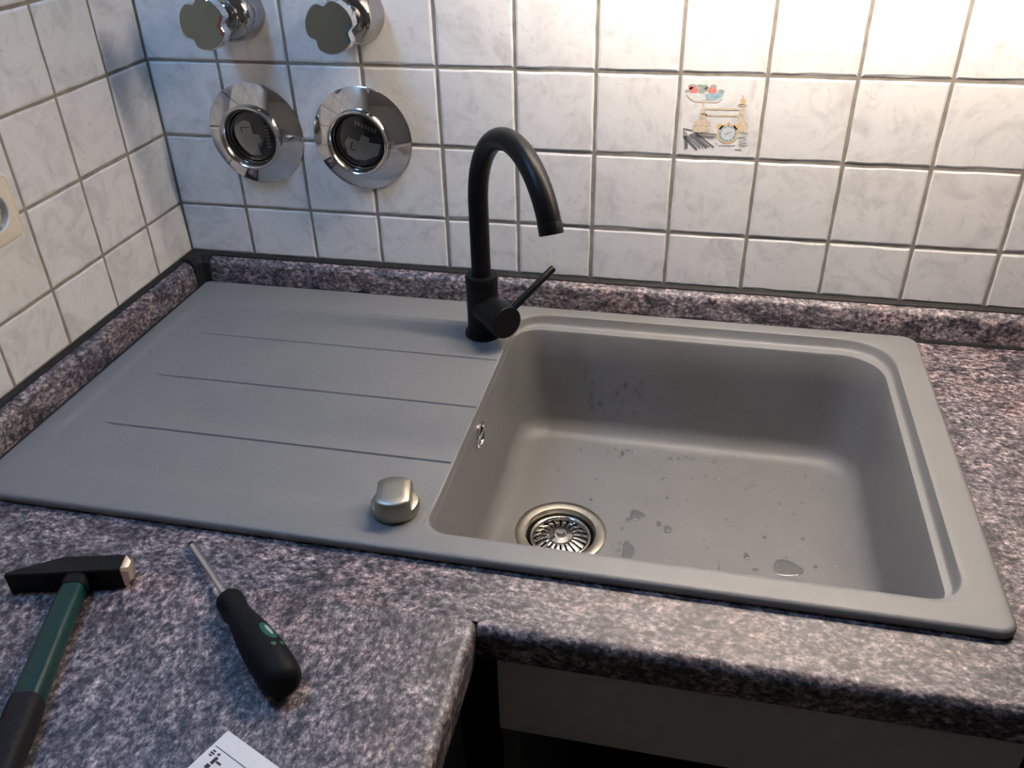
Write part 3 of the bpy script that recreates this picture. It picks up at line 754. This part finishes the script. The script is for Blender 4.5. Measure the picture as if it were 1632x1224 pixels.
bm = bmesh.new(); lathe(bm, [(0.0031, L-.0062), (0.0030, L-.004), (0.0022, L-.001), (0.0012, L)], (0, 0, 0), ax, 16); obj('tip', bm, BLACK_PAINT, sd)
def inlay(name, m, h, wl, ww, off, lift, par, tw=0.0):
    """oval patch hugging the handle, around height h, turned by tw towards the viewer"""
    X, Y, D = frame_of(ax); up = (Vector((0, 0, 1)) - D*D.z).normalized(); side = D.cross(up)
    import bisect
    def rad_at(t):
        for (r0, h0), (r1, h1) in zip(hp[:-1], hp[1:]):
            if h0 <= t <= h1: return r0 + (r1-r0)*(t-h0)/(h1-h0)
        return hp[0][0]
    bm = bmesh.new(); rings = []
    for f in (1.0, 0.66, 0.33):
        pts = []
        for k in range(24):
            a = 2*math.pi*k/24; t = h + wl*f*math.cos(a); s = ww*f*math.sin(a) + off
            r = rad_at(t) + lift*(1 if f < 1 else 0.2); th = tw + s/r
            pts.append(D*t + up*(r*math.cos(th)) + side*(r*math.sin(th)))
        rings.append(ring(bm, pts))
    bridge(bm, rings[0], rings[1]); bridge(bm, rings[1], rings[2]); cap(bm, rings[2])
    return obj(name, bm, m, par, angle=60)
TW = 0.62
inlay('green_inlay', GREEN_LIGHT, 0.051, 0.0120, 0.0062, 0, 0.0005, han, TW)
inlay('grey_lettering_patch', INK_GREY, 0.0510, 0.0085, 0.0022, 0, 0.0009, han, TW)
inlay('green_dot', GREEN_LIGHT, 0.033, 0.0022, 0.0024, 0.004, 0.0005, han, TW)
inlay('green_dot', GREEN_LIGHT, 0.0325, 0.0022, 0.0024, -0.004, 0.0005, han, TW)

# ------------------------------------------------------------------ paper sheet
P0 = Vector((0.4294, -0.7237, ZC+0.0004)); e1 = Vector((-0.0139, -0.0339, 0)).normalized(); e2 = Vector((0.0339, -0.0139, 0)).normalized()
sh = thing('paper_sheet', 'white printed paper sheet lying at the front of the worktop leg', 'paper', P0)
bm = bmesh.new()
a = ring(bm, [e1*u + e2*v for u, v in ((0, 0), (0, 0.105), (0.148, 0.105), (0.148, 0))]); b = ring(bm, [e1*u + e2*v + Vector((0, 0, .0003)) for u, v in ((0, 0), (0, 0.105), (0.148, 0.105), (0.148, 0))])
bridge(bm, a, b); cap(bm, a[::-1]); cap(bm, b); obj('sheet', bm, PAPER, sh, smooth=False)
bm = bmesh.new()
def mark(u0, u1, v0, v1): cap(bm, ring(bm, [e1*u + e2*v + Vector((0, 0, .00045)) for u, v in ((u0, v0), (u0, v1), (u1, v1), (u1, v0))]))
mark(0.0135, 0.0140, 0.003, 0.09)
for k, (u, v, w, h) in enumerate(((.0165, .004, .0012, .003), (.0185, .0035, .0012, .004), (.0205, .004, .0012, .003), (.0165, .0095, .0018, .0022), (.0195, .010, .0060, .0030), (.0215, .0135, .0016, .0050), (.0265, .009, .0035, .0040), (.028, .014, .0016, .010), (.034, .008, .004, .012))): mark(u, u+w, v, v+h)
obj('print', bm, INK, sh, smooth=False)

# ------------------------------------------------------------------ water in the bowl
bm = bmesh.new(); rw = random.Random(11)
def drop(p, n, rx, ry, h, wob=0.0, seg=12):
    n = Vector(n).normalized(); X, Y, D = frame_of(n); p = Vector(p); ph = rw.uniform(0, 6)
    rs = []
    for f, g in ((1.0, 0.0), (0.92, 0.45), (0.70, 0.80), (0.38, 0.96)):
        rs.append(ring(bm, [p + D*(h*g) + (X*rx*math.cos(2*math.pi*k/seg) + Y*ry*math.sin(2*math.pi*k/seg))*f*(1 + wob*math.sin(3*2*math.pi*k/seg + ph)) for k in range(seg)]))
    for a, b in zip(rs[:-1], rs[1:]): bridge(bm, a, b)
    cap(bm, rs[-1])
up = (0, 0, 1); zf = ZF - 0.0004
drop((0.879, -0.293, zf), up, 0.014, 0.017, 0.0012, 0.10, 24)
drop((0.699, -0.232, zf), up, 0.010, 0.009, 0.0012, 0.12, 20); drop((0.690, -0.243, zf), up, 0.004, 0.004, 0.0010)
drop((0.739, -0.251, zf), up, 0.007, 0.005, 0.0012, 0.12, 18); drop((0.727, -0.243, zf), up, 0.005, 0.003, 0.0010)
drop((0.694, -0.300, zf), up, 0.018, 0.007, 0.0009, 0.18, 24); drop((0.833, -0.281, zf), up, 0.006, 0.003, 0.0010, 0.1)
for k in range(70):
    drop((rw.uniform(0.56, 0.95), rw.uniform(-0.33, -0.11), zf), up, rw.uniform(.0010, .0032), rw.uniform(.0010, .0026), rw.uniform(.0005, .0011))
def yrear(z): return -0.0660 - (0.84 - z)/0.06*0.0020 - 0.00005 if z > 0.78 else -0.0680 - (0.78-z)/0.029*0.0015 - 0.00005
for k in range(34):
    z = rw.uniform(0.757, 0.835); x = rw.gauss(0.665, 0.05) ; r = rw.uniform(.0009, .0021)
    drop((min(max(x, .57), .80), yrear(z), z), (0, -1, 0.03), r, r*1.15, r*0.7)
for k in range(40):
    z = rw.uniform(0.755, 0.885); yv = rw.uniform(-0.46, -0.12); r = rw.uniform(.0006, .0013)
    xw = 0.5133 + (0.882 - z)/0.042*0.0012 if z > 0.84 else 0.5145 + (0.84-z)/0.06*0.002
    drop((xw+.00005, yv, z), (1, 0, 0.03), r, r*1.1, r*0.6)
for k in range(14):
    drop((rw.uniform(0.60, 0.80), -0.0985 - rw.uniform(0, .012), ZF + 0.0006), (0, -0.15, 1), rw.uniform(.0014, .0034), rw.uniform(.0016, .0034), .0014)
wt = obj('water_droplets', bm, WATER, None, angle=60)
wt['kind'] = 'stuff'; tag(wt, 'clear water droplets scattered over the inside of the sink bowl', 'water')
